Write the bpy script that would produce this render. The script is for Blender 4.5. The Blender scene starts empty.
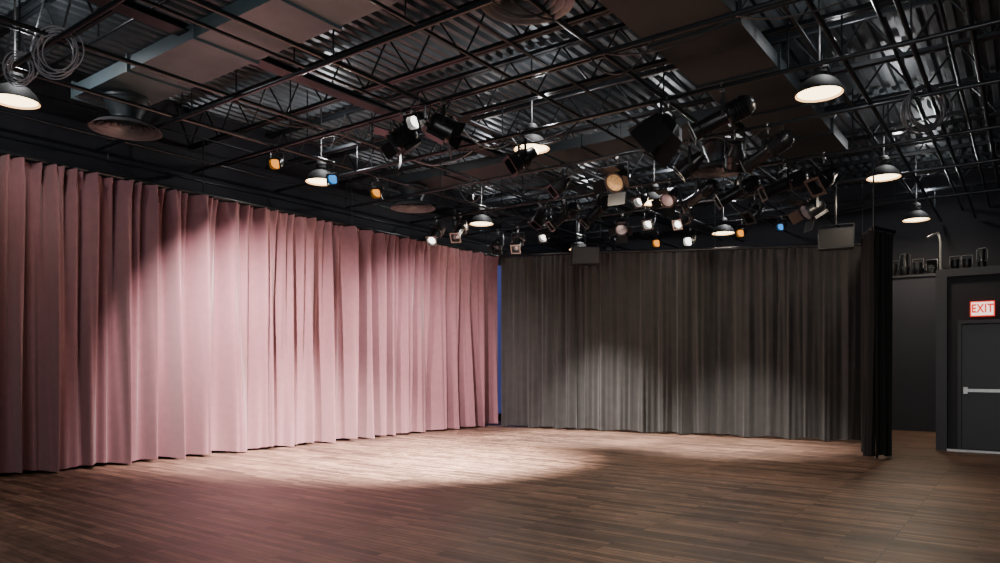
import bpy, math, random
from mathutils import Vector, Matrix
random.seed(7)
F=720.0; HZ=368.0; EYE=1.4
SA=0.5929; CA=0.8053
def kx(px):
    r=(px-500)/F
    return (r*CA-SA)/(r*SA+CA)
scene=bpy.context.scene
# ---------------------------------------------------------------- materials
def mat(name,col,rough=.6,metal=0,emit=None,es=0,noise=0,nscale=20,bump=0,sheen=0,spec=None):
    m=bpy.data.materials.new(name); m.use_nodes=True
    nt=m.node_tree; b=nt.nodes['Principled BSDF']
    b.inputs['Base Color'].default_value=(*col,1); b.inputs['Roughness'].default_value=rough
    b.inputs['Metallic'].default_value=metal
    if spec is not None: b.inputs['Specular IOR Level'].default_value=spec
    if sheen: b.inputs['Sheen Weight'].default_value=sheen
    if emit: 
        b.inputs['Emission Color'].default_value=(*emit,1); b.inputs['Emission Strength'].default_value=es
    if noise or bump:
        tc=nt.nodes.new('ShaderNodeTexCoord'); n=nt.nodes.new('ShaderNodeTexNoise')
        n.inputs['Scale'].default_value=nscale; n.inputs['Detail'].default_value=5
        nt.links.new(tc.outputs['Object'],n.inputs['Vector'])
        if noise:
            r=nt.nodes.new('ShaderNodeMapRange'); r.inputs[3].default_value=1-noise; r.inputs[4].default_value=1+noise
            nt.links.new(n.outputs['Fac'],r.inputs[0])
            mx=nt.nodes.new('ShaderNodeVectorMath'); mx.operation='SCALE'; mx.inputs[0].default_value=col
            nt.links.new(r.outputs[0],mx.inputs['Scale']); nt.links.new(mx.outputs[0],b.inputs['Base Color'])
        if bump:
            bp=nt.nodes.new('ShaderNodeBump'); bp.inputs['Strength'].default_value=bump; bp.inputs['Distance'].default_value=.01
            nt.links.new(n.outputs['Fac'],bp.inputs['Height']); nt.links.new(bp.outputs[0],b.inputs['Normal'])
    return m
M_wall=mat('black_paint_wall',(.010,.010,.015),.7,noise=.3,nscale=3)
M_wall2=mat('charcoal_blue_wall',(.018,.018,.028),.6,noise=.25,nscale=4)
M_deck=mat('painted_roof_deck',(.095,.11,.12),.38,.3,noise=.35,nscale=6)
M_steel=mat('black_painted_steel',(.015,.018,.021),.35,.2,noise=.3,nscale=8)
M_pipe=mat('black_pipe',(.022,.026,.03),.28,.4,noise=.2,nscale=15)
M_duct=mat('duct_grey_paint',(.10,.14,.155),.5,.05,noise=.25,nscale=5)
M_duct2=mat('duct_dark_paint',(.02,.028,.032),.5,.05,noise=.25,nscale=5)
M_diff=mat('diffuser_brown_grey',(.10,.10,.105),.4,.2,noise=.2,nscale=9)
M_fix=mat('fixture_black_enamel',(.016,.016,.018),.28,.3,noise=.2,nscale=20)
M_fixs=mat('fixture_worn_metal',(.25,.24,.23),.3,.8,noise=.4,nscale=14)
M_bright=mat('galvanised_metal',(.45,.45,.45),.4,.7,noise=.2,nscale=20)
M_glass=mat('lens_glass',(.3,.32,.36),.08,.5)
M_blue=mat('blue_gel',(.05,.25,.6),.3,emit=(.05,.3,.8),es=1.3)
M_amber=mat('amber_gel',(.7,.35,.05),.3,emit=(1,.33,.03),es=1.5)
M_white=mat('glowing_lens',(.9,.9,.9),.3,emit=(1,.96,.9),es=4)
M_yel=mat('yellow_foil',(.65,.5,.25),.35,.4,noise=.6,nscale=25)
M_lamp=mat('lamp_lens_glow',(1,.95,.85),.4,emit=(1,.76,.42),es=7)
M_shade=mat('lamp_shade_dark',(.012,.012,.012),.7,0,noise=.2)
M_shin=mat('lamp_shade_inner',(.7,.6,.45),.4,emit=(1,.5,.2),es=1.6)
M_cable=mat('black_cable',(.02,.02,.02),.5)
M_cablem=mat('charcoal_cable',(.06,.06,.066),.4)
M_cableg=mat('grey_cable',(.3,.3,.32),.5)
M_cur=mat('mauve_velour',(.225,.102,.122),.95,noise=.16,nscale=9,bump=.2,sheen=.4)
M_bcur=mat('charcoal_velour',(.031,.030,.030),.95,noise=.35,nscale=5,bump=.2,sheen=.12)
M_leg=mat('black_velour',(.007,.007,.008),.95,noise=.3,nscale=5)
M_door=mat('door_dark_paint',(.008,.008,.013),.45,noise=.2,nscale=5)
M_trim=mat('charcoal_trim',(.02,.02,.026),.5)
M_red=mat('exit_red',(.7,.03,.02),.4,emit=(1,.04,.02),es=.9)
M_face=mat('exit_face',(.9,.8,.7),.4,emit=(1,.72,.6),es=1.8)
M_grille=mat('speaker_grille',(.02,.02,.022),.7,noise=.6,nscale=200)
M_gapglow=mat('added_blue_glow',(.06,.07,.3),.4,emit=(.12,.16,.6),es=.22)  # emission stands in for the blue light in the curtain gap
# floor
def floor_mat():
    m=bpy.data.materials.new('worn_strip_floor'); m.use_nodes=True; nt=m.node_tree; b=nt.nodes['Principled BSDF']
    N=nt.nodes.new; L=nt.links.new
    tc=N('ShaderNodeTexCoord'); br=N('ShaderNodeTexBrick')
    br.inputs['Scale'].default_value=1; br.inputs['Brick Width'].default_value=.9; br.inputs['Row Height'].default_value=.07
    br.inputs['Mortar Size'].default_value=.0035; br.inputs['Mortar Smooth'].default_value=.3; br.inputs['Bias'].default_value=0
    br.offset=.37; br.offset_frequency=3
    br.inputs['Color1'].default_value=(.075,.042,.030,1); br.inputs['Color2'].default_value=(.27,.16,.114,1); br.inputs['Mortar'].default_value=(.02,.011,.008,1)
    L(tc.outputs['Object'],br.inputs['Vector'])
    n=N('ShaderNodeTexNoise'); n.inputs['Scale'].default_value=.7; n.inputs['Detail'].default_value=10; n.inputs['Roughness'].default_value=.75; L(tc.outputs['Object'],n.inputs['Vector'])
    mp=N('ShaderNodeMapping'); mp.inputs['Scale'].default_value=(1.2,22,1); L(tc.outputs['Object'],mp.inputs['Vector'])
    n2=N('ShaderNodeTexNoise'); n2.inputs['Scale'].default_value=1.6; n2.inputs['Detail'].default_value=7; n2.inputs['Roughness'].default_value=.65; L(mp.outputs[0],n2.inputs['Vector'])
    n4=N('ShaderNodeTexNoise'); n4.inputs['Scale'].default_value=5; n4.inputs['Detail'].default_value=9; n4.inputs['Roughness'].default_value=.85; L(tc.outputs['Object'],n4.inputs['Vector'])
    r=N('ShaderNodeMapRange'); r.inputs[1].default_value=.3; r.inputs[2].default_value=.7; r.inputs[3].default_value=.45; r.inputs[4].default_value=1.45; L(n.outputs['Fac'],r.inputs[0])
    r2=N('ShaderNodeMapRange'); r2.inputs[1].default_value=.3; r2.inputs[2].default_value=.7; r2.inputs[3].default_value=.6; r2.inputs[4].default_value=1.35; L(n2.outputs['Fac'],r2.inputs[0])
    r4=N('ShaderNodeMapRange'); r4.inputs[1].default_value=.38; r4.inputs[2].default_value=.62; r4.inputs[3].default_value=.6; r4.inputs[4].default_value=1.4; L(n4.outputs['Fac'],r4.inputs[0])
    mu=N('ShaderNodeMath'); mu.operation='MULTIPLY'; L(r.outputs[0],mu.inputs[0]); L(r2.outputs[0],mu.inputs[1])
    mu2=N('ShaderNodeMath'); mu2.operation='MULTIPLY'; L(mu.outputs[0],mu2.inputs[0]); L(r4.outputs[0],mu2.inputs[1])
    v=N('ShaderNodeVectorMath'); v.operation='SCALE'; L(br.outputs['Color'],v.inputs[0]); L(mu2.outputs[0],v.inputs['Scale'])
    L(v.outputs[0],b.inputs['Base Color'])
    r3=N('ShaderNodeMapRange'); r3.inputs[1].default_value=.3; r3.inputs[2].default_value=.7; r3.inputs[3].default_value=.32; r3.inputs[4].default_value=.58; L(n4.outputs['Fac'],r3.inputs[0]); L(r3.outputs[0],b.inputs['Roughness'])
    bp=N('ShaderNodeBump'); bp.inputs['Strength'].default_value=.4; bp.inputs['Distance'].default_value=.004; L(br.outputs['Fac'],bp.inputs['Height']); bp.invert=True; L(bp.outputs[0],b.inputs['Normal'])
    return m
M_floor=floor_mat()
# ---------------------------------------------------------------- mesh builder
class B:
    def __init__(s): s.v=[]; s.f=[]
    def box(s,a,b,mt=None):
        x0,y0,z0=a; x1,y1,z1=b; o=len(s.v)
        vs=[(x0,y0,z0),(x1,y0,z0),(x1,y1,z0),(x0,y1,z0),(x0,y0,z1),(x1,y0,z1),(x1,y1,z1),(x0,y1,z1)]
        if mt: vs=[tuple(mt@Vector(q)) for q in vs]
        s.v+=vs
        s.f+=[tuple(o+i for i in q) for q in ((0,3,2,1),(4,5,6,7),(0,1,5,4),(1,2,6,5),(2,3,7,6),(3,0,4,7))]
        return s
    def tube(s,pts,r,n=8,cap=True,closed=False):
        pts=[Vector(p) for p in pts]; o=len(s.v); m=len(pts); up=None
        for i,p in enumerate(pts):
            if closed: t=(pts[(i+1)%m]-pts[i-1])
            else: t=(pts[min(i+1,m-1)]-pts[max(i-1,0)])
            t.normalize()
            if up is None:
                up=Vector((0,0,1)) if abs(t.z)<.9 else Vector((1,0,0))
            a=(up-t*up.dot(t)); a.normalize(); up=a; c=t.cross(a)
            for k in range(n):
                th=2*math.pi*k/n; s.v.append(tuple(p+(a*math.cos(th)+c*math.sin(th))*r))
        for i in range(m if closed else m-1):
            j=(i+1)%m
            for k in range(n):
                k2=(k+1)%n; s.f.append((o+i*n+k,o+i*n+k2,o+j*n+k2,o+j*n+k))
        if cap and not closed:
            s.f.append(tuple(o+k for k in range(n))[::-1]); s.f.append(tuple(o+(m-1)*n+k for k in range(n)))
        return s
    def lathe(s,prof,n=24,axis='y',c=(0,0,0)):
        o=len(s.v); m=len(prof)
        for (r,h) in prof:
            for k in range(n):
                th=2*math.pi*k/n; a=r*math.cos(th); b=r*math.sin(th)
                p=(a,h,b) if axis=='y' else (a,b,h)
                s.v.append((p[0]+c[0],p[1]+c[1],p[2]+c[2]))
        for i in range(m-1):
            for k in range(n):
                k2=(k+1)%n; s.f.append((o+i*n+k,o+i*n+k2,o+(i+1)*n+k2,o+(i+1)*n+k))
        return s
    def mesh(s,name,m,smooth=False):
        me=bpy.data.meshes.new(name); me.from_pydata(s.v,[],s.f); me.materials.append(m)
        import bmesh
        bm=bmesh.new(); bm.from_mesh(me); bmesh.ops.recalc_face_normals(bm,faces=bm.faces); bm.to_mesh(me); bm.free()
        if smooth:
            me.polygons.foreach_set('use_smooth',[True]*len(me.polygons))
            try: me.set_sharp_from_angle(angle=math.radians(40))
            except Exception: pass
        return me
LK=scene.collection.objects.link
def obj(name,me,parent=None,loc=(0,0,0),rot=(0,0,0),label=None,cat=None,group=None,kind=None):
    o=bpy.data.objects.new(name,me); LK(o); o.location=loc; o.rotation_euler=rot
    if parent: o.parent=parent
    if label: o['label']=label
    if cat: o['category']=cat
    if group: o['group']=group
    if kind: o['kind']=kind
    return o
def struct(name,a,b,m,label,cat='wall'):
    return obj(name,B().box(a,b).mesh(name,m),label=label,cat=cat,kind='structure')
# ---------------------------------------------------------------- room
X0,X1,Y0,Y1,ZC=-11.3,2.6,-4.5,18.9,5.75
struct('floor',(X0,Y0,-.1),(X1,Y1,0),M_floor,'worn brown strip-wood stage floor with soft sheen','floor')
struct('wall_left',(X0-.15,Y0,0),(X0,Y1,ZC),M_wall,'black painted wall behind the mauve curtain')
struct('wall_right',(X1,Y0,0),(X1+.15,Y1,ZC),M_wall,'black painted side wall of the theatre')
struct('wall_back',(X0-.15,Y1,0),(X1+.15,Y1+.15,ZC),M_wall,'black painted rear wall behind the grey curtain')
struct('wall_front',(X0-.15,Y0-.15,0),(X1+.15,Y0,ZC),M_wall,'dark painted wall facing the curtains')
# corrugated deck
b=B(); x=X0-.15; prof=[]
while x<X1+.15:
    prof+=[(x,ZC),(x+.07,ZC),(x+.09,ZC+.06),(x+.16,ZC+.06)]; x+=.18
for (px_,z) in prof: b.v+= [(px_,Y0-.15,z),(px_,Y1+.15,z)]
for i in range(len(prof)-1): b.f.append((2*i,2*i+1,2*i+3,2*i+2))
b.box((X0-.15,Y0-.15,ZC+.1),(X1+.3,Y1+.15,ZC+.16))
obj('ceiling',b.mesh('ceiling',M_deck),label='dark corrugated steel roof deck',cat='ceiling',kind='structure')
# door vestibule
VY=14.35; VX=-1.26; VZ=3.05
struct('wall_vestibule',(VX,VY,0),(-.98,VY+.15,VZ),M_wall,'dark painted wall beside the exit door')
b=B().box((-.98,VY,2.14),(X1,VY+.15,VZ)).box((.02,VY,0),(X1,VY+.15,2.14)).box((VX,VY+.15,VZ-.12),(X1,Y1,VZ)).box((VX,VY+.15,0),(VX+.12,Y1,VZ-.12))
obj('wall_vestibule_upper',b.mesh('wall_vestibule_upper',M_wall),label='dark painted wall and roof of the exit vestibule',cat='wall',kind='structure')
struct('trim_1',(VX-.03,VY-.1,0),(VX+.13,VY-.002,VZ+.02),M_trim,'charcoal corner post of the exit vestibule','trim')
struct('trim_2',(VX+.13,VY-.1,VZ-.11),(X1,VY-.002,VZ+.02),M_trim,'charcoal top rail over the exit wall','trim')
b=B().box((-.98,VY-.05,0),(-.93,VY-.002,2.14)).box((-.02,VY-.05,0),(.03,VY-.002,2.14)).box((-.98,VY-.05,2.14),(.03,VY-.002,2.2))
obj('trim_3',b.mesh('trim_3',M_trim),label='charcoal steel door frame around the exit door',cat='trim',kind='structure')
struct('baseboard_exit',(VX+.13,VY-.09,0.0),(X1,VY-.051,.035),M_bright,'pale metal threshold strip beneath the exit door','baseboard')
d=obj('door_1',B().box((-.93,VY+.03,.04),(-.02,VY+.08,2.13)).mesh('door_1',M_door),label='dark painted exit door with a pale push bar',cat='door',kind='structure')
pb=B().box((-.88,VY-.045,1.0),(-.07,VY-.005,1.05)).box((-.9,VY-.05,.97),(-.84,VY+.03,1.08)).box((-.11,VY-.05,.97),(-.05,VY+.03,1.08))
obj('push_bar',pb.mesh('push_bar',M_bright),d,label='pale metal push bar')
# ledge wall
struct('wall_ledge',(-3.4,18.35,0),(VX-.002,Y1-.002,3.42),M_wall2,'charcoal blue low wall behind the drapes')
struct('trim_4',(-3.4,18.3,3.421),(VX-.002,Y1-.002,3.47),M_trim,'charcoal ledge cap above the low wall','trim')
struct('gap_glow_strip',(X0+.002,14.5,.2),(X0+.03,16.3,4.1),M_gapglow,'added narrow strip glowing deep blue, standing in for light between the curtains','glow strip')  # emissive strip added on the wall to show blue light through the gap
# exit sign
ex=-.635; ez=2.38
root=obj('exit_sign',None,loc=(ex,VY,ez),label='lit red EXIT sign mounted above the exit door',cat='exit sign')
hb=B().box((-.17,-.06,-.125),(.17,-.002,.125))
obj('sign_housing',hb.mesh('sign_housing',M_red),root,label='red sign housing')
obj('sign_face',B().box((-.152,-.066,-.107),(.152,-.0605,.107)).mesh('sign_face',M_face),root,label='glowing pale sign face')
tc=bpy.data.curves.new('exit_text','FONT'); tc.body='EXIT'; tc.size=.165; tc.align_x='CENTER'; tc.align_y='CENTER'; tc.extrude=.002; tc.offset=.006; tc.space_character=1.12
to=bpy.data.objects.new('tmp',tc); LK(to); bpy.context.view_layer.update()
tm=bpy.data.meshes.new_from_object(to.evaluated_get(bpy.context.evaluated_depsgraph_get())); bpy.data.objects.remove(to)
tm.materials.clear(); tm.materials.append(M_red)
lo_=obj('sign_lettering',tm,root,loc=(0,-.069,0),rot=(math.pi/2,0,0),label='red EXIT lettering'); lo_.scale=(.82,1.15,1)
# ---------------------------------------------------------------- curtains
def curtain(path,ztop,wl,amp,m,label,seed,s0=0,name='stage_curtain',group=None,z0=.02):
    rnd=random.Random(seed); ph=[rnd.uniform(0,6.28) for _ in range(8)]
    P=[Vector(p) for p in path]; segs=[(P[i+1]-P[i]).length for i in range(len(P)-1)]; T=sum(segs)
    n=int(T/.018); nz=30; b=B()
    def at(s):
        for i,l in enumerate(segs):
            if s<=l or i==len(segs)-1:
                d=(P[i+1]-P[i]).normalized(); return P[i]+d*s,d
            s-=l
    for i in range(n+1):
        s=T*i/n; p,d=at(s); nn=Vector((d.y,-d.x)); g=s+s0
        phi=2*math.pi*g/wl+1.3*math.sin(g*1.1+ph[0])+1.1*math.sin(g*2.7+ph[1])
        am=amp*(.75+.35*math.sin(g*1.9+ph[2]))
        zt=ztop[0]+(ztop[1]-ztop[0])*s/T
        for j in range(nz+1):
            t=j/nz; dn=1-t
            w=math.sin(phi+.5*math.sin(dn*2.2+g)); w=math.copysign(abs(w)**.8,w)
            o=am*(.4+.6*dn**.7)*w + amp*.34*math.sin(phi*2.1+ph[3]+1.4*dn)*(.6+.4*t)+amp*.16*math.sin(phi*.47+ph[4]+dn*1.5)
            o+=amp*.14*math.sin(phi*3.7+ph[6]-2*dn)
            o+=amp*.3*math.sin(2*math.pi*g/.13)*max(0,(t-.93)/.07)
            o+=.012*math.sin(g*61+ph[5]+dn*2)*dn
            q=p+nn*o+d*(.3*am*math.cos(phi)*dn)
            zz=z0+(.02+.02*math.sin(phi*.5+ph[5]))
            b.v.append((q.x,q.y,zz+(zt-zz)*t))
    for i in range(n):
        for j in range(nz):
            a=i*(nz+1)+j; b.f.append((a,a+1,a+nz+2,a+nz+1))
    me=b.mesh(name,m); me.polygons.foreach_set('use_smooth',[True]*len(me.polygons))
    return obj(name,me,label=label,cat='curtain',group=group)
ys=[2.2,4.55,6.9,9.3,11.7,14.2]
for i in range(5):
    curtain([(-10.55,ys[i]),(-10.55,ys[i+1])],(4.11,4.11),.46,.21,M_cur,'floor-length mauve pink velour stage curtain in deep folds',3,s0=ys[i],group='mauve curtains along the side wall')
bp=[(-10.1,13.8),(-8.2,14.05),(-5.2,14.5),(-2.5,14.75)]
tops=[4.02,3.95,3.8,3.66]
for i in range(3):
    curtain([bp[i],bp[i+1]],(tops[i],tops[i+1]),[.34,.42,.4][i],.09,M_bcur,'floor-length charcoal grey velour curtain with soft folds',11,s0=bp[i][0],group='grey curtains across the rear')
curtain([(-2.42,14.7),(-2.25,13.4),(-1.93,12.2)],(3.66,3.5),.3,.07,M_leg,'black velour side drape turned toward the room',19,name='side_drape')
curtain([(-1.9,12.2),(-1.75,12.8)],(3.5,3.5),.25,.05,M_leg,'black velour side drape return beside the opening',21,name='side_drape')
# tracks
def pipe_obj(name,p0,p1,r,label,m=M_pipe,group=None,cat='pipe',hang=None):
    o=obj(name,B().tube([p0,p1],r,12).mesh(name,m,True),label=label,cat=cat,group=group)
    for h in hang or []:
        obj('hanger_rod',B().tube([(h[0],h[1],h[2]),(h[0],h[1],h[3])],.01,6).mesh('hanger_rod',m,True),o)
    return o
pipe_obj('curtain_track',(-10.55,1,4.15),(-10.55,14.3,4.15),.03,'black curtain track carrying the mauve curtain',cat='curtain track',hang=[(-10.55,y,4.15,5.0) for y in (3.5,6.4,9.5,12.6)])
o=obj('curtain_track',B().tube([(bp[i][0],bp[i][1],tops[i]+.04) for i in range(4)],.03,10).mesh('curtain_track',M_pipe,True),label='black curtain track carrying the grey curtains',cat='curtain track')
for i in range(4): obj('hanger_rod',B().tube([(bp[i][0],bp[i][1],tops[i]+.02),(bp[i][0],bp[i][1],5.05)],.01,6).mesh('hanger_rod',M_pipe),o)
o=obj('curtain_track',B().tube([(-2.42,14.7,3.7),(-2.25,13.4,3.62),(-1.92,12.2,3.54),(-1.72,12.8,3.54)],.03,8).mesh('curtain_track',M_pipe,True),label='short black track carrying the black side drape',cat='curtain track')
obj('hanger_rod',B().tube([(-1.92,12.2,3.5),(-1.92,12.2,5.05)],.012,6).mesh('hanger_rod',M_pipe),o)
# ---------------------------------------------------------------- joists
JY=[-2.5+1.52*i for i in range(14)]
def joist_meshes():
    L0,L1=X0,X1; zb,zt=5.06,5.68
    t=B().box((L0,-.06,zt-.05),(L1,-.008,zt)).box((L0,.008,zt-.05),(L1,.06,zt))
    c=B().box((L0,-.05,zb),(L1,-.008,zb+.045)).box((L0,.008,zb),(L1,.05,zb+.045))
    w=B(); n=int((L1-L0)/.42); st=(L1-L0)/n
    for i in range(n):
        z0,z1=(zb+.02,zt-.02) if i%2==0 else (zt-.02,zb+.02)
        w.tube([(L0+i*st,0,z0),(L0+(i+1)*st,0,z1)],.014,6)
    return t.mesh('top_chord',M_steel),c.mesh('bottom_chord',M_steel),w.mesh('web_rod',M_steel,True)
jm=joist_meshes()
for y in JY:
    r=obj('roof_joist',None,loc=(0,y,0),label='black open-web steel roof joist spanning the ceiling',cat='joist',group='steel roof joists')
    for n_,me in zip(('top_chord','bottom_chord','web'),jm): obj(n_,me,r)
gb=B().box((-.1,Y0,4.98),(.1,Y1,5.0)).box((-.012,Y0,5.0),(.012,Y1,5.04)).box((-.1,Y0,5.04),(.1,Y1,5.058)).mesh('roof_girder',M_steel)
for x in (-7.3,): obj('roof_girder',gb,loc=(x,0,0),label='black steel beam crossing under the roof joists',cat='beam')
br=B().box((-.02,Y0,5.04),(.02,Y1,5.058)).mesh('joist_bridging',M_steel)
for x in (-10.6,-8.8,-4.7,-2.0,-.2): obj('joist_bridging',br,loc=(x,0,0),label='thin black steel bridging bar across the joists',cat='brace',group='joist bridging bars')
# ---------------------------------------------------------------- pipe grid
PX=[2.1,3.08,5.0,6.5,8.08,9.75,11.6,13.45,15.7]
PY=[-8.9,-7.7,-5.95,-3.55,-1.58,-.95,-.45]
ZX,ZY=4.60,4.652
for x in PY:
    pipe_obj('lighting_pipe',(x,-3,ZY),(x,18.6,ZY),.026,'black steel lighting grid pipe under the roof',group='lighting grid pipes',hang=[(x,y,ZY,5.07) for y in JY[1::2]])
for y in PX:
    pipe_obj('lighting_pipe',(-11.0,y,ZX),(2.4,y,ZX),.026,'black steel lighting grid pipe under the roof',group='lighting grid pipes',hang=[(x,y,ZX,5.5) for x in (-8.5,-2.1)])
for y,z in ((4.1,5.35),(7.2,4.9),(9.0,5.35),(14.9,5.3)):
    pipe_obj('conduit',(X0+.01,y,z),(2.4,y,z),.018,'thin dark conduit run high among the joists',group='ceiling conduits',hang=[(x,y,z,5.7) for x in (-9,-1)])
for x,z in ((-10.9,4.45),(-10.8,4.75),(-6.6,4.80),(-4.9,4.80),(-1.2,4.9),(-.7,4.9)):
    pipe_obj('conduit',(x,-3,z),(x,18.89,z),.02,'thin dark conduit run high among the joists',group='ceiling conduits',hang=[(x,y,z,5.1) for y in JY[2::3]])
# ---------------------------------------------------------------- ducts
def duct(a,b_,axis,label,m):
    d=B().box(a,b_); i=0 if axis=='x' else 1; s=a[i]
    o=obj('air_duct',d.mesh('air_duct',m),label=label,cat='duct')
    while s<b_[i]:
        p=[a[0]-.03,a[1]-.03,a[2]-.03]; q=[b_[0]+.03,b_[1]+.03,b_[2]+.03]; p[i]=s; q[i]=s+.04
        obj('duct_flange',B().box(p,q).mesh('duct_flange',m),o); s+=1.4
    return o
duct((-9.9,4.2,4.88),(-3.4,4.94,5.04),'x','grey painted rectangular air duct below the joists',M_duct)
duct((-9.9,9.85,4.88),(-3.4,10.7,5.04),'x','grey painted rectangular air duct below the joists',M_duct2)
duct((-3.3,1.6,4.88),(-2.35,12.6,5.04),'y','dark grey main air duct running the room length',M_duct2)
def diffuser(x,y,z,R,top):
    root=obj('ceiling_diffuser',None,loc=(x,y,z),label='round stepped metal air diffuser hanging from a duct',cat='air vent',group='round ceiling diffusers')
    c=B()
    for k in range(5):
        r=R*(1-k*.19); c.lathe([(r,0+k*.012),(r*.97,.012+k*.012),(r*.80,.07+k*.012),(r*.78,.075+k*.012),(r*.95,.005+k*.012),(r,0+k*.012)],36,'z')
    c.lathe([(.001,.04),(R*.12,.04),(R*.12,.1),(.001,.1)],20,'z')
    obj('diffuser_rings',c.mesh('diffuser_rings',M_diff,True),root,label='concentric flared brown-grey rings')
    h=top-z
    n=B().lathe([(R*.84,.07),(R*.5,.11),(R*.4,.14),(R*.4,.17),(R*.62,h-.03),(R*.66,h-.03),(R*.66,h),(R*.5,h)],32,'z')
    obj('diffuser_neck',n.mesh('diffuser_neck',M_duct2,True),root)
diffuser(-9.35,4.6,4.45,.43,4.848); diffuser(-9.5,10.1,4.45,.43,4.848); diffuser(-3.57,5.25,4.62,.42,4.848); diffuser(-3.95,11.2,4.5,.42,4.95)
# ---------------------------------------------------------------- pendant lamps
lm_sh=B().lathe([(.25,-.02),(.26,-.02),(.255,.0),(.21,.08),(.15,.14),(.09,.17),(.0,.175)],32,'z').mesh('lamp_shade',M_shade,True)
lm_in=B().lathe([(.249,-.019),(.244,-.005),(.228,.0)],32,'z').mesh('shade_rim',M_shin,True)
lm_le=B().lathe([(.001,-.035),(.1,-.03),(.19,-.012),(.228,.0),(.228,.01),(.001,.01)],32,'z').mesh('lamp_lens',M_lamp,True)
lm_ho=B().lathe([(.0,.165),(.075,.165),(.085,.19),(.085,.3),(.06,.33),(.0,.33)],20,'z').lathe([(.088,.21),(.095,.215),(.088,.22)],20,'z').lathe([(.088,.26),(.095,.265),(.088,.27)],20,'z').mesh('ballast_housing',M_shade,True)
lm_rod=B().tube([(0,0,.32),(0,0,1.26)],.012,8).mesh('hanging_rod',M_shade,True)
for (x,ysr) in ((-1.9,(4.2,8.6,13.0,17.1)),(-5.62,(8.38,12.45,16.2)),(-9.4,(3.36,7.8,12.1,16.2))):
    for y in ysr:
        r=obj('pendant_lamp',None,loc=(x,y,4.48),label='dark dome high-bay pendant lamp with warm glowing lens',cat='pendant lamp',group='high-bay pendant lamps')
        for n_,me in (('lamp_shade',lm_sh),('shade_rim',lm_in),('lamp_lens',lm_le),('ballast_housing',lm_ho),('hanging_rod',lm_rod)): obj(n_,me,r)
        l=bpy.data.lights.new('pendant_light','AREA'); l.shape='DISK'; l.size=.4; l.energy=42 if x>-9 else 16; l.color=(1,.84,.64)
        lo=bpy.data.objects.new('pendant_light',l); LK(lo); lo.location=(x,y,4.44)
        l=bpy.data.lights.new('added_deck_light','POINT'); l.shadow_soft_size=.06; l.energy=24 if x>-3 else 38; l.color=(.98,.98,1)  # point lamp added above each shade to brighten the roof deck
        lo=bpy.data.objects.new('added_deck_light',l); LK(lo); lo.location=(x+.2,y,5.05)
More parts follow.
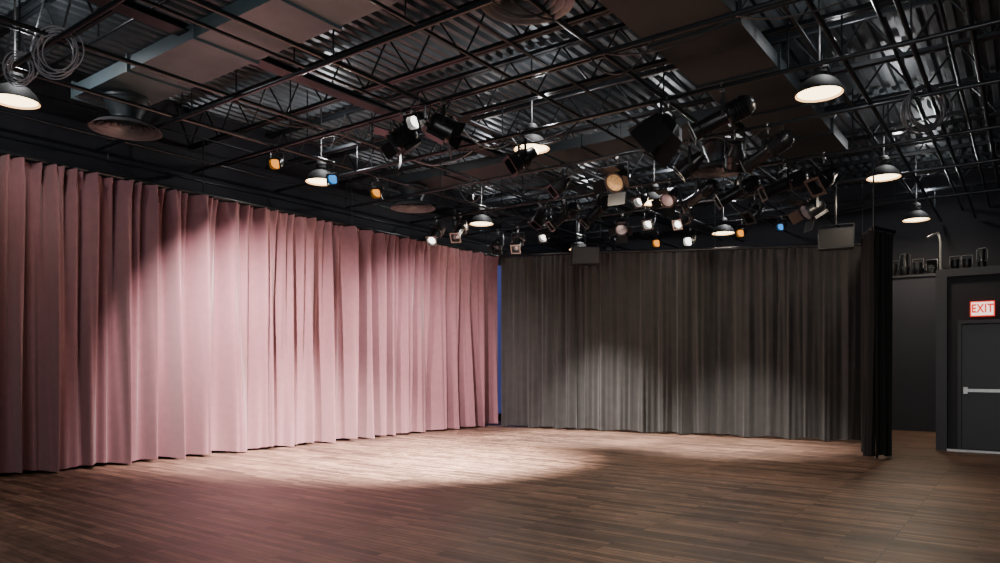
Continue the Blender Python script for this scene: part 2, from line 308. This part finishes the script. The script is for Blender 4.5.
# ---------------------------------------------------------------- stage fixtures
PM={}
def protos():
    clamp=B().tube([(0,0.0,-.03)]+[(0,.034*math.sin(a),.034*math.cos(a)) for a in [math.radians(q) for q in range(170,-130,-25)]],.009,6).box((-.02,-.03,-.06),(.02,.03,-.03)).tube([(0,0,-.05),(0,0,-.12)],.01,8)
    PM['clamp']=clamp.mesh('pipe_clamp',M_fixs,True)
    def yoke(w,h):
        b=B(); b.box((-w,-.018,-.125),(w,.018,-.117)); b.box((-w-.006,-.018,-.117-h),(-w,.018,-.117)); b.box((w,-.018,-.117-h),(w+.006,.018,-.117))
        b.lathe([(.001,-.0),(.02,-.0),(.02,.02),(.001,.02)],12,'y'); 
        for i in range(len(b.v)-48,len(b.v)):
            q=b.v[i]; b.v[i]=(w+.006+q[1],q[0],q[2]-.117-h+.02)
        return b.mesh('yoke',M_fix)
    PM['par']=dict(yoke=yoke(.135,.24),drop=.34,body=B().lathe([(.001,-.22),(.05,-.22),(.075,-.2),(.085,-.12),(.12,-.06),(.125,.0),(.125,.17),(.13,.17),(.13,.18),(.118,.18),(.115,.0),(.001,-.02)],24).lathe([(.127,.06),(.131,.065),(.127,.07)],24).mesh('can_body',M_fix,True),
        parts=[('gel_frame',B().box((-.135,.18,-.135),(-.1,.19,.135)).box((.1,.18,-.135),(.135,.19,.135)).box((-.1,.18,-.135),(.1,.19,-.1)).box((-.1,.18,.1),(.1,.19,.135)).mesh('gel_frame',M_fix)),
               ('lens',B().lathe([(.001,.06),(.06,.055),(.114,.04),(.114,.03),(.001,.03)],24).mesh('lens',M_glass,True))])
    e=B().lathe([(.001,-.36),(.05,-.36),(.09,-.33),(.115,-.28),(.12,-.2),(.12,-.08),(.13,-.08),(.13,-.05),(.095,-.04),(.085,.0),(.085,.26),(.1,.27),(.1,.34),(.088,.34),(.08,.1),(.001,.1)],24)
    for k in range(5): e.lathe([(.118,-.27+k*.035),(.132,-.265+k*.035),(.118,-.26+k*.035)],24)
    e.box((-.11,-.08,-.11),(.11,-.05,.11))
    PM['ers']=dict(yoke=yoke(.14,.24),drop=.34,body=e.mesh('spot_body',M_fix,True),
        parts=[('gel_frame',B().box((-.11,.34,-.11),(-.085,.35,.11)).box((.085,.34,-.11),(.11,.35,.11)).box((-.085,.34,-.11),(.085,.35,-.085)).box((-.085,.34,.085),(.085,.35,.11)).mesh('gel_frame',M_fixs)),
               ('lens',B().lathe([(.001,.31),(.05,.305),(.084,.29),(.084,.28),(.001,.28)],24).mesh('lens',M_glass,True)),
               ('shutter_handle',B().box((-.16,-.07,-.01),(-.11,-.065,.01)).box((.11,-.07,-.01),(.16,-.065,.01)).box((-.01,-.07,.11),(.01,-.065,.16)).mesh('shutter_handle',M_fixs))])
    f=B().lathe([(.001,-.17),(.09,-.17),(.125,-.14),(.135,-.08),(.135,.1),(.145,.1),(.145,.13),(.12,.13),(.12,.0),(.001,.0)],24)
    for k in range(5): f.box((-.08,-.14+k*.045,.12),(.08,-.125+k*.045,.155))
    f.box((-.09,-.15,-.165),(.09,.08,-.12))
    bd=B()
    for k in range(4):
        R=Matrix.Rotation(math.pi/2*k,4,'Y')@Matrix.Translation((0,.13,.14))@Matrix.Rotation(math.radians(48),4,'X')
        bd.box((-.13 if k%2==0 else -.09,0,0),(.13 if k%2==0 else .09,.17,.004),R)
    PM['fre']=dict(yoke=yoke(.155,.24),drop=.34,body=f.mesh('lamp_body',M_fix,True),
        parts=[('barn_door',bd.mesh('barn_door',M_fix)),('lens',B().lathe([(.001,.125),(.04,.128),(.08,.12),(.119,.115),(.119,.1),(.001,.1)],24).mesh('lens',M_glass,True))])
    q=B(); o=len(q.v)
    for (yy,hx,hz) in ((-.12,.12,.08),(-.02,.22,.17),(.16,.27,.21),(.165,.255,.195),(0,.2,.15)):
        q.v+=[(-hx,yy,-hz),(hx,yy,-hz),(hx,yy,hz),(-hx,yy,hz)]
    for i in range(4):
        for k in range(4): q.f.append((o+i*4+k,o+i*4+(k+1)%4,o+i*4+4+(k+1)%4,o+i*4+4+k))
    q.f.append((o,o+1,o+2,o+3)); q.f.append((o+16,o+17,o+18,o+19))
    for k in range(6): q.box((-.17,-.1+k*.03,.16),(.17,-.09+k*.03,.2))
    fd=B()
    for k,hx in ((0,.26),(2,.26)):
        R=Matrix.Rotation(math.pi/2*k,4,'Y')@Matrix.Translation((0,.16,.205))@Matrix.Rotation(math.radians(15),4,'X')
        fd.box((-hx,0,0),(hx,.2,.005),R)
    for k in (1,3):
        R=Matrix.Rotation(math.pi/2*k,4,'Y')@Matrix.Translation((0,.16,.265))@Matrix.Rotation(math.radians(15),4,'X')
        fd.box((-.19,0,0),(.19,.2,.005),R)
    PM['flo']=dict(yoke=yoke(.285,.28),drop=.38,body=q.mesh('flood_body',M_fix),parts=[('barn_door',fd.mesh('barn_door',M_fix)),('lens',B().box((-.2,.02,-.15),(.2,.03,.15)).mesh('lens',M_glass))])
protos()
LAB={'par':'black PAR can stage light','ers':'black ellipsoidal stage spotlight','fre':'black fresnel stage light with barn doors','flo':'large black box floodlight with barn doors'}
NM={'par':'par_can_light','ers':'ellipsoidal_spotlight','fre':'fresnel_spotlight','flo':'floodlight'}
COLN={'blue':(M_blue,'deep blue gel'),'amber':(M_amber,'glowing amber gel'),'white':(M_white,'bright lit lens'),'yel':(M_yel,'yellow foil gel')}
lenscache={}
def fixture(kind,px,pipe,tgt,sc=1,gel=None,cab=True):
    P=PM[kind]
    if pipe[0]=='x': y=pipe[1]; x=y*kx(px); z=ZX
    else: x=pipe[1]; y=x/kx(px); z=ZY
    d=Vector(tgt)-Vector((x,y,z-P['drop'])); yaw=math.atan2(-d.x,d.y); tilt=math.atan2(-d.z,math.hypot(d.x,d.y))
    lab=LAB[kind]+((' and '+COLN[gel][1]) if gel else ' on grid')
    r=obj(NM[kind],None,loc=(x,y,z),label=lab,cat='stage light',group='stage lights on the grid'); r.scale=(sc,)*3
    cl=obj('pipe_clamp',PM['clamp'],r,rot=(0,0,0 if pipe[0]=='x' else math.pi/2))
    obj('yoke',P['yoke'],r,rot=(0,0,yaw))
    bo=obj(P['body'].name.split('.')[0],P['body'],r,loc=(0,0,-P['drop']))
    bo.rotation_euler=(Matrix.Rotation(yaw,3,'Z')@Matrix.Rotation(-tilt,3,'X')).to_euler()
    for n_,me in P['parts']:
        if n_=='lens' and gel:
            key=(kind,gel)
            if key not in lenscache:
                m2=me.copy(); m2.materials.clear(); m2.materials.append(COLN[gel][0]); lenscache[key]=m2
            c=obj('lens',lenscache[key],bo,label=COLN[gel][1])
        else: c=obj(n_,me,bo)
    if cab:
        dn=-P['drop']
        sgn=random.choice((-1,1)); R=Matrix.Rotation(yaw,3,'Z'); back=R@Vector((0,-.2*math.cos(tilt),.2*math.sin(tilt)+dn))
        e=Vector((.2*sgn,0,.02)) if pipe[0]=='x' else Vector((0,.2*sgn,.02))
        mid=(back+e)/2+Vector((0,0,-.14))
        pts=[(1-t)**2*back+2*t*(1-t)*mid+t*t*e for t in [i/8 for i in range(9)]]
        obj('power_cable',B().tube(pts,.008,5).mesh('power_cable',M_cable,True),r)
    return r,Vector((x,y,z-P['drop']*sc)),d.normalized()
GP=8.08
FX=[('fre',403,('x',6.5),(-9,3,1),1.0,None),('fre',443,('x',6.5),(-3,9,2.5),1.0,None),('par',418,('y',-5.95),(-5.2,1.5,1.2),.75,'white'),
('flo',668,('x',GP),(-8,7.5,.6),.95,None),('ers',722,('x',GP),(-9,5.5,1.2),1.05,None),
('par',522,('x',GP),(-9.5,3,0),1.05,None),
('par',277,('y',-8.9),(-5,1,1),.7,'amber'),('par',334,('y',-8.9),(-4,1,.5),.7,'blue'),('par',378,('y',-8.9),(-6,3,.5),.75,'amber'),
('fre',618,('x',9.75),(-5,4,.5),1.1,'yel'),('ers',597,('x',11.6),(-9.5,9,0),1.0,None),('ers',564,('x',11.6),(-10,8,.5),1.0,None),('par',540,('x',11.6),(-9,9,0),.95,None),('par',642,('x',11.6),(-7,5,0),.75,'white'),('fre',670,('x',11.6),(-6,5,0),.9,None),('ers',700,('x',11.6),(-9,12,1.8),.95,None),
('ers',436,('x',11.6),(-8,6,.2),1.0,'white'),('ers',460,('x',11.6),(-7.5,6,.2),1.0,None),
('par',498,('x',13.45),(-9,9,0),1,None),('ers',518,('x',13.45),(-7,8,0),1,None),('par',545,('x',13.45),(-8,8,1),.8,'white'),('fre',622,('x',13.45),(-5,8,0),.9,None),('par',650,('x',13.45),(-6,6,0),.8,'white'),('ers',684,('x',13.45),(-6,7,1),.9,'white'),
('par',610,('x',15.7),(-6,6,1),.9,None),('par',658,('x',15.7),(-6,6,1),.8,'amber'),('par',690,('x',15.7),(-6,6,1),.9,'white'),('par',742,('x',15.7),(-5,6,1),.75,'amber'),('par',782,('x',15.7),(-5,6,1),.65,'blue'),
('ers',738,('x',11.6),(-8,9,1.5),1.05,None),('ers',784,('x',11.6),(-8,8,1.6),1.05,None),('par',824,('x',11.6),(-5,8,1),1.1,None),
('fre',812,('x',13.45),(-7,10,1),1.15,None),('par',755,('x',13.45),(-7,9,0),1.0,None),
('ers',768,('x',9.75),(-9,11,1.4),1.0,None),('par',735,('x',9.75),(-5,13,0),.95,None),('par',690,('x',9.75),(-9,8,0),1.0,None),
('par',560,('x',9.75),(-9,6,0),.9,None)]
for f_ in FX: fixture(*f_)
def stored(px,y,z,sc,kind):
    x=y*kx(px); P=PM[kind]
    r=obj(NM[kind],None,loc=(x,y,z),label='spare '+LAB[kind]+' stored on ledge',cat='stage light',group='spare stage lights on the ledges'); r.scale=(sc,)*3
    off={'par':.22,'ers':.36,'fre':.17}[kind]
    bo=obj('lamp_body',P['body'],r,loc=(0,0,off),rot=(math.pi/2,0,0))
    for n_,me in P['parts']: obj(n_,me,bo)
    b=B().box((-.15,-.015,off),(-.144,.015,off+.3)).box((.144,-.015,off),(.15,.015,off+.3)).box((-.15,-.015,off+.3),(.15,.015,off+.306))
    obj('yoke',b.mesh('yoke',M_fixs),r)
for px,k in ((893,'par'),(905,'ers'),(918,'par'),(932,'fre')): stored(px,18.6,3.472,.72,k)
for px,k in ((955,'par'),(967,'par'),(982,'ers')): stored(px,14.62,VZ+.002,.52,k)
def speaker(px,y,z,w,h,yaw):
    x=y*kx(px); r=obj('hanging_speaker',None,loc=(x,y,z),rot=(0,0,yaw),label='black box loudspeaker hung from the lighting grid',cat='speaker',group='hung loudspeakers')
    c=B().box((-w/2,-.15,-h/2),(w/2,.15,h/2)); obj('cabinet',c.mesh('cabinet',M_fix),r)
    obj('grille',B().box((-w/2+.02,-.165,-h/2+.02),(w/2-.02,-.151,h/2-.02)).mesh('grille',M_grille),r,label='perforated black grille')
    obj('bracket',B().box((-w/2-.012,-.02,-.05),(-w/2-.002,.02,h/2+.08)).box((w/2+.002,-.02,-.05),(w/2+.012,.02,h/2+.08)).box((-w/2-.012,-.02,h/2+.08),(w/2+.012,.02,h/2+.09)).tube([(0,0,h/2+.08),(0,0,4.6-z)],.015,8).mesh('bracket',M_fix),r)
speaker(585,13.45,3.78,.58,.36,.6); speaker(836,13.45,3.62,.55,.34,.2)
# ---------------------------------------------------------------- cables
def cable(p0,p1,sag,m=M_cable,r=.01,lab='black power cable draped between grid pipes'):
    p0=Vector(p0);p1=Vector(p1); pts=[]
    for i in range(17):
        t=i/16; p=p0.lerp(p1,t); p.z-=sag*4*t*(1-t); pts.append(p)
    obj('power_cable',B().tube(pts,r,6).mesh('power_cable',m,True),label=lab,cat='cable',group='draped power cables')
cable((-7.7,8.08,4.63),(-6.2,8.08,4.63),.22,M_cableg,.006,'thin grey cable draped between grid pipes')
rr=random.Random(5)
for i in range(16):
    y=rr.choice(PX[2:]); x=rr.uniform(-9,-2); L=rr.uniform(.7,1.6)
    cable((x,y,4.63),(x+L,y,4.63),rr.uniform(.12,.4))
for i in range(6):
    x=rr.choice(PY); y=rr.uniform(4,12); cable((x,y,4.66),(x,y+1.4,4.66),rr.uniform(.1,.3))
def coil(px,y,z,R,m,lab,rad_=.006):
    x=y*kx(px); pts=[]
    n=6*28
    for i in range(n):
        a=2*math.pi*i/28; k=i/n; rad=R*(1+.16*math.sin(a*.37+k*9)); ox=.05*math.sin(k*17)
        pts.append((x+rad*math.cos(a)*CA+ox, y+rad*math.cos(a)*SA+.08*(k-.5), z-R+rad*math.sin(a)*1.05))
    obj('cable_coil',B().tube(pts,rad_,6).mesh('cable_coil',m,True),label=lab,cat='cable')
coil(57,3.08,4.66,.2,M_cableg,'coiled grey cable hung over a grid pipe')
coil(20,3.08,4.66,.14,M_cableg,'coiled grey cable hung over a grid pipe')
coil(925,9.75,4.66,.23,M_cablem,'coiled charcoal cable hung over a grid pipe',.009)
xx=VY*kx(941)
obj('conduit',B().tube([(xx,VY-.05,VZ+.02),(xx,VY-.05,3.55),(xx-.02,VY-.03,3.66),(xx-.06,VY+.1,3.72),(xx-.35,VY+1.6,3.9)],.022,8).mesh('conduit',M_bright,True),label='pale grey metal conduit bending above the exit wall',cat='conduit')
# ---------------------------------------------------------------- lights
def spot(loc,tgt,e,size,blend,col,rad=.12):
    l=bpy.data.lights.new('stage_spot_beam','SPOT'); l.energy=e; l.spot_size=math.radians(size); l.spot_blend=blend; l.color=col; l.shadow_soft_size=rad
    o=bpy.data.objects.new('stage_spot_beam',l); LK(o); o.location=loc; o.rotation_euler=(Vector(tgt)-Vector(loc)).to_track_quat('-Z','Y').to_euler()
spot((-5.5,7.8,3.9),(-7.7,8.3,0),17000,80,1,(1,.87,.78),.12)
spot((-8.3,5.4,4.15),(-10.6,8.6,-.6),4800,96,1,(1,.78,.75),.04)
spot((-8.3,9.4,4.15),(-10.6,12.2,-.6),1500,100,1,(1,.82,.82),.04)
spot((-7.4,12.1,4.1),(-7.3,12.9,0),4200,68,1,(1,.9,.82),.08)
spot((-4.6,12.0,4.1),(-4.5,12.9,0),3400,68,1,(1,.9,.82),.08)
def area(loc,tgt,e,sx,sy,col):
    l=bpy.data.lights.new('added_fill_light','AREA'); l.shape='RECTANGLE'; l.size=sx; l.size_y=sy; l.energy=e; l.color=col
    o=bpy.data.objects.new('added_fill_light',l); LK(o); o.location=loc; o.rotation_euler=(Vector(tgt)-Vector(loc)).to_track_quat('-Z','Y').to_euler()
area((-1,-4.2,1.9),(-4,9,4.2),440,7,2.6,(.95,.97,1))  # unseen fill lamp added behind the camera to lift the whole room
w=bpy.data.worlds.new('world'); scene.world=w; w.use_nodes=True
w.node_tree.nodes['Background'].inputs[0].default_value=(.02,.02,.025,1)
# ---------------------------------------------------------------- camera
c=bpy.data.cameras.new('camera'); c.sensor_width=36; c.lens=36*F/1000; c.shift_y=(HZ-281.5)/1000
co=bpy.data.objects.new('camera',c); LK(co); co.location=(0,0,EYE); co.rotation_euler=(math.pi/2,0,math.atan2(SA,CA)); scene.camera=co
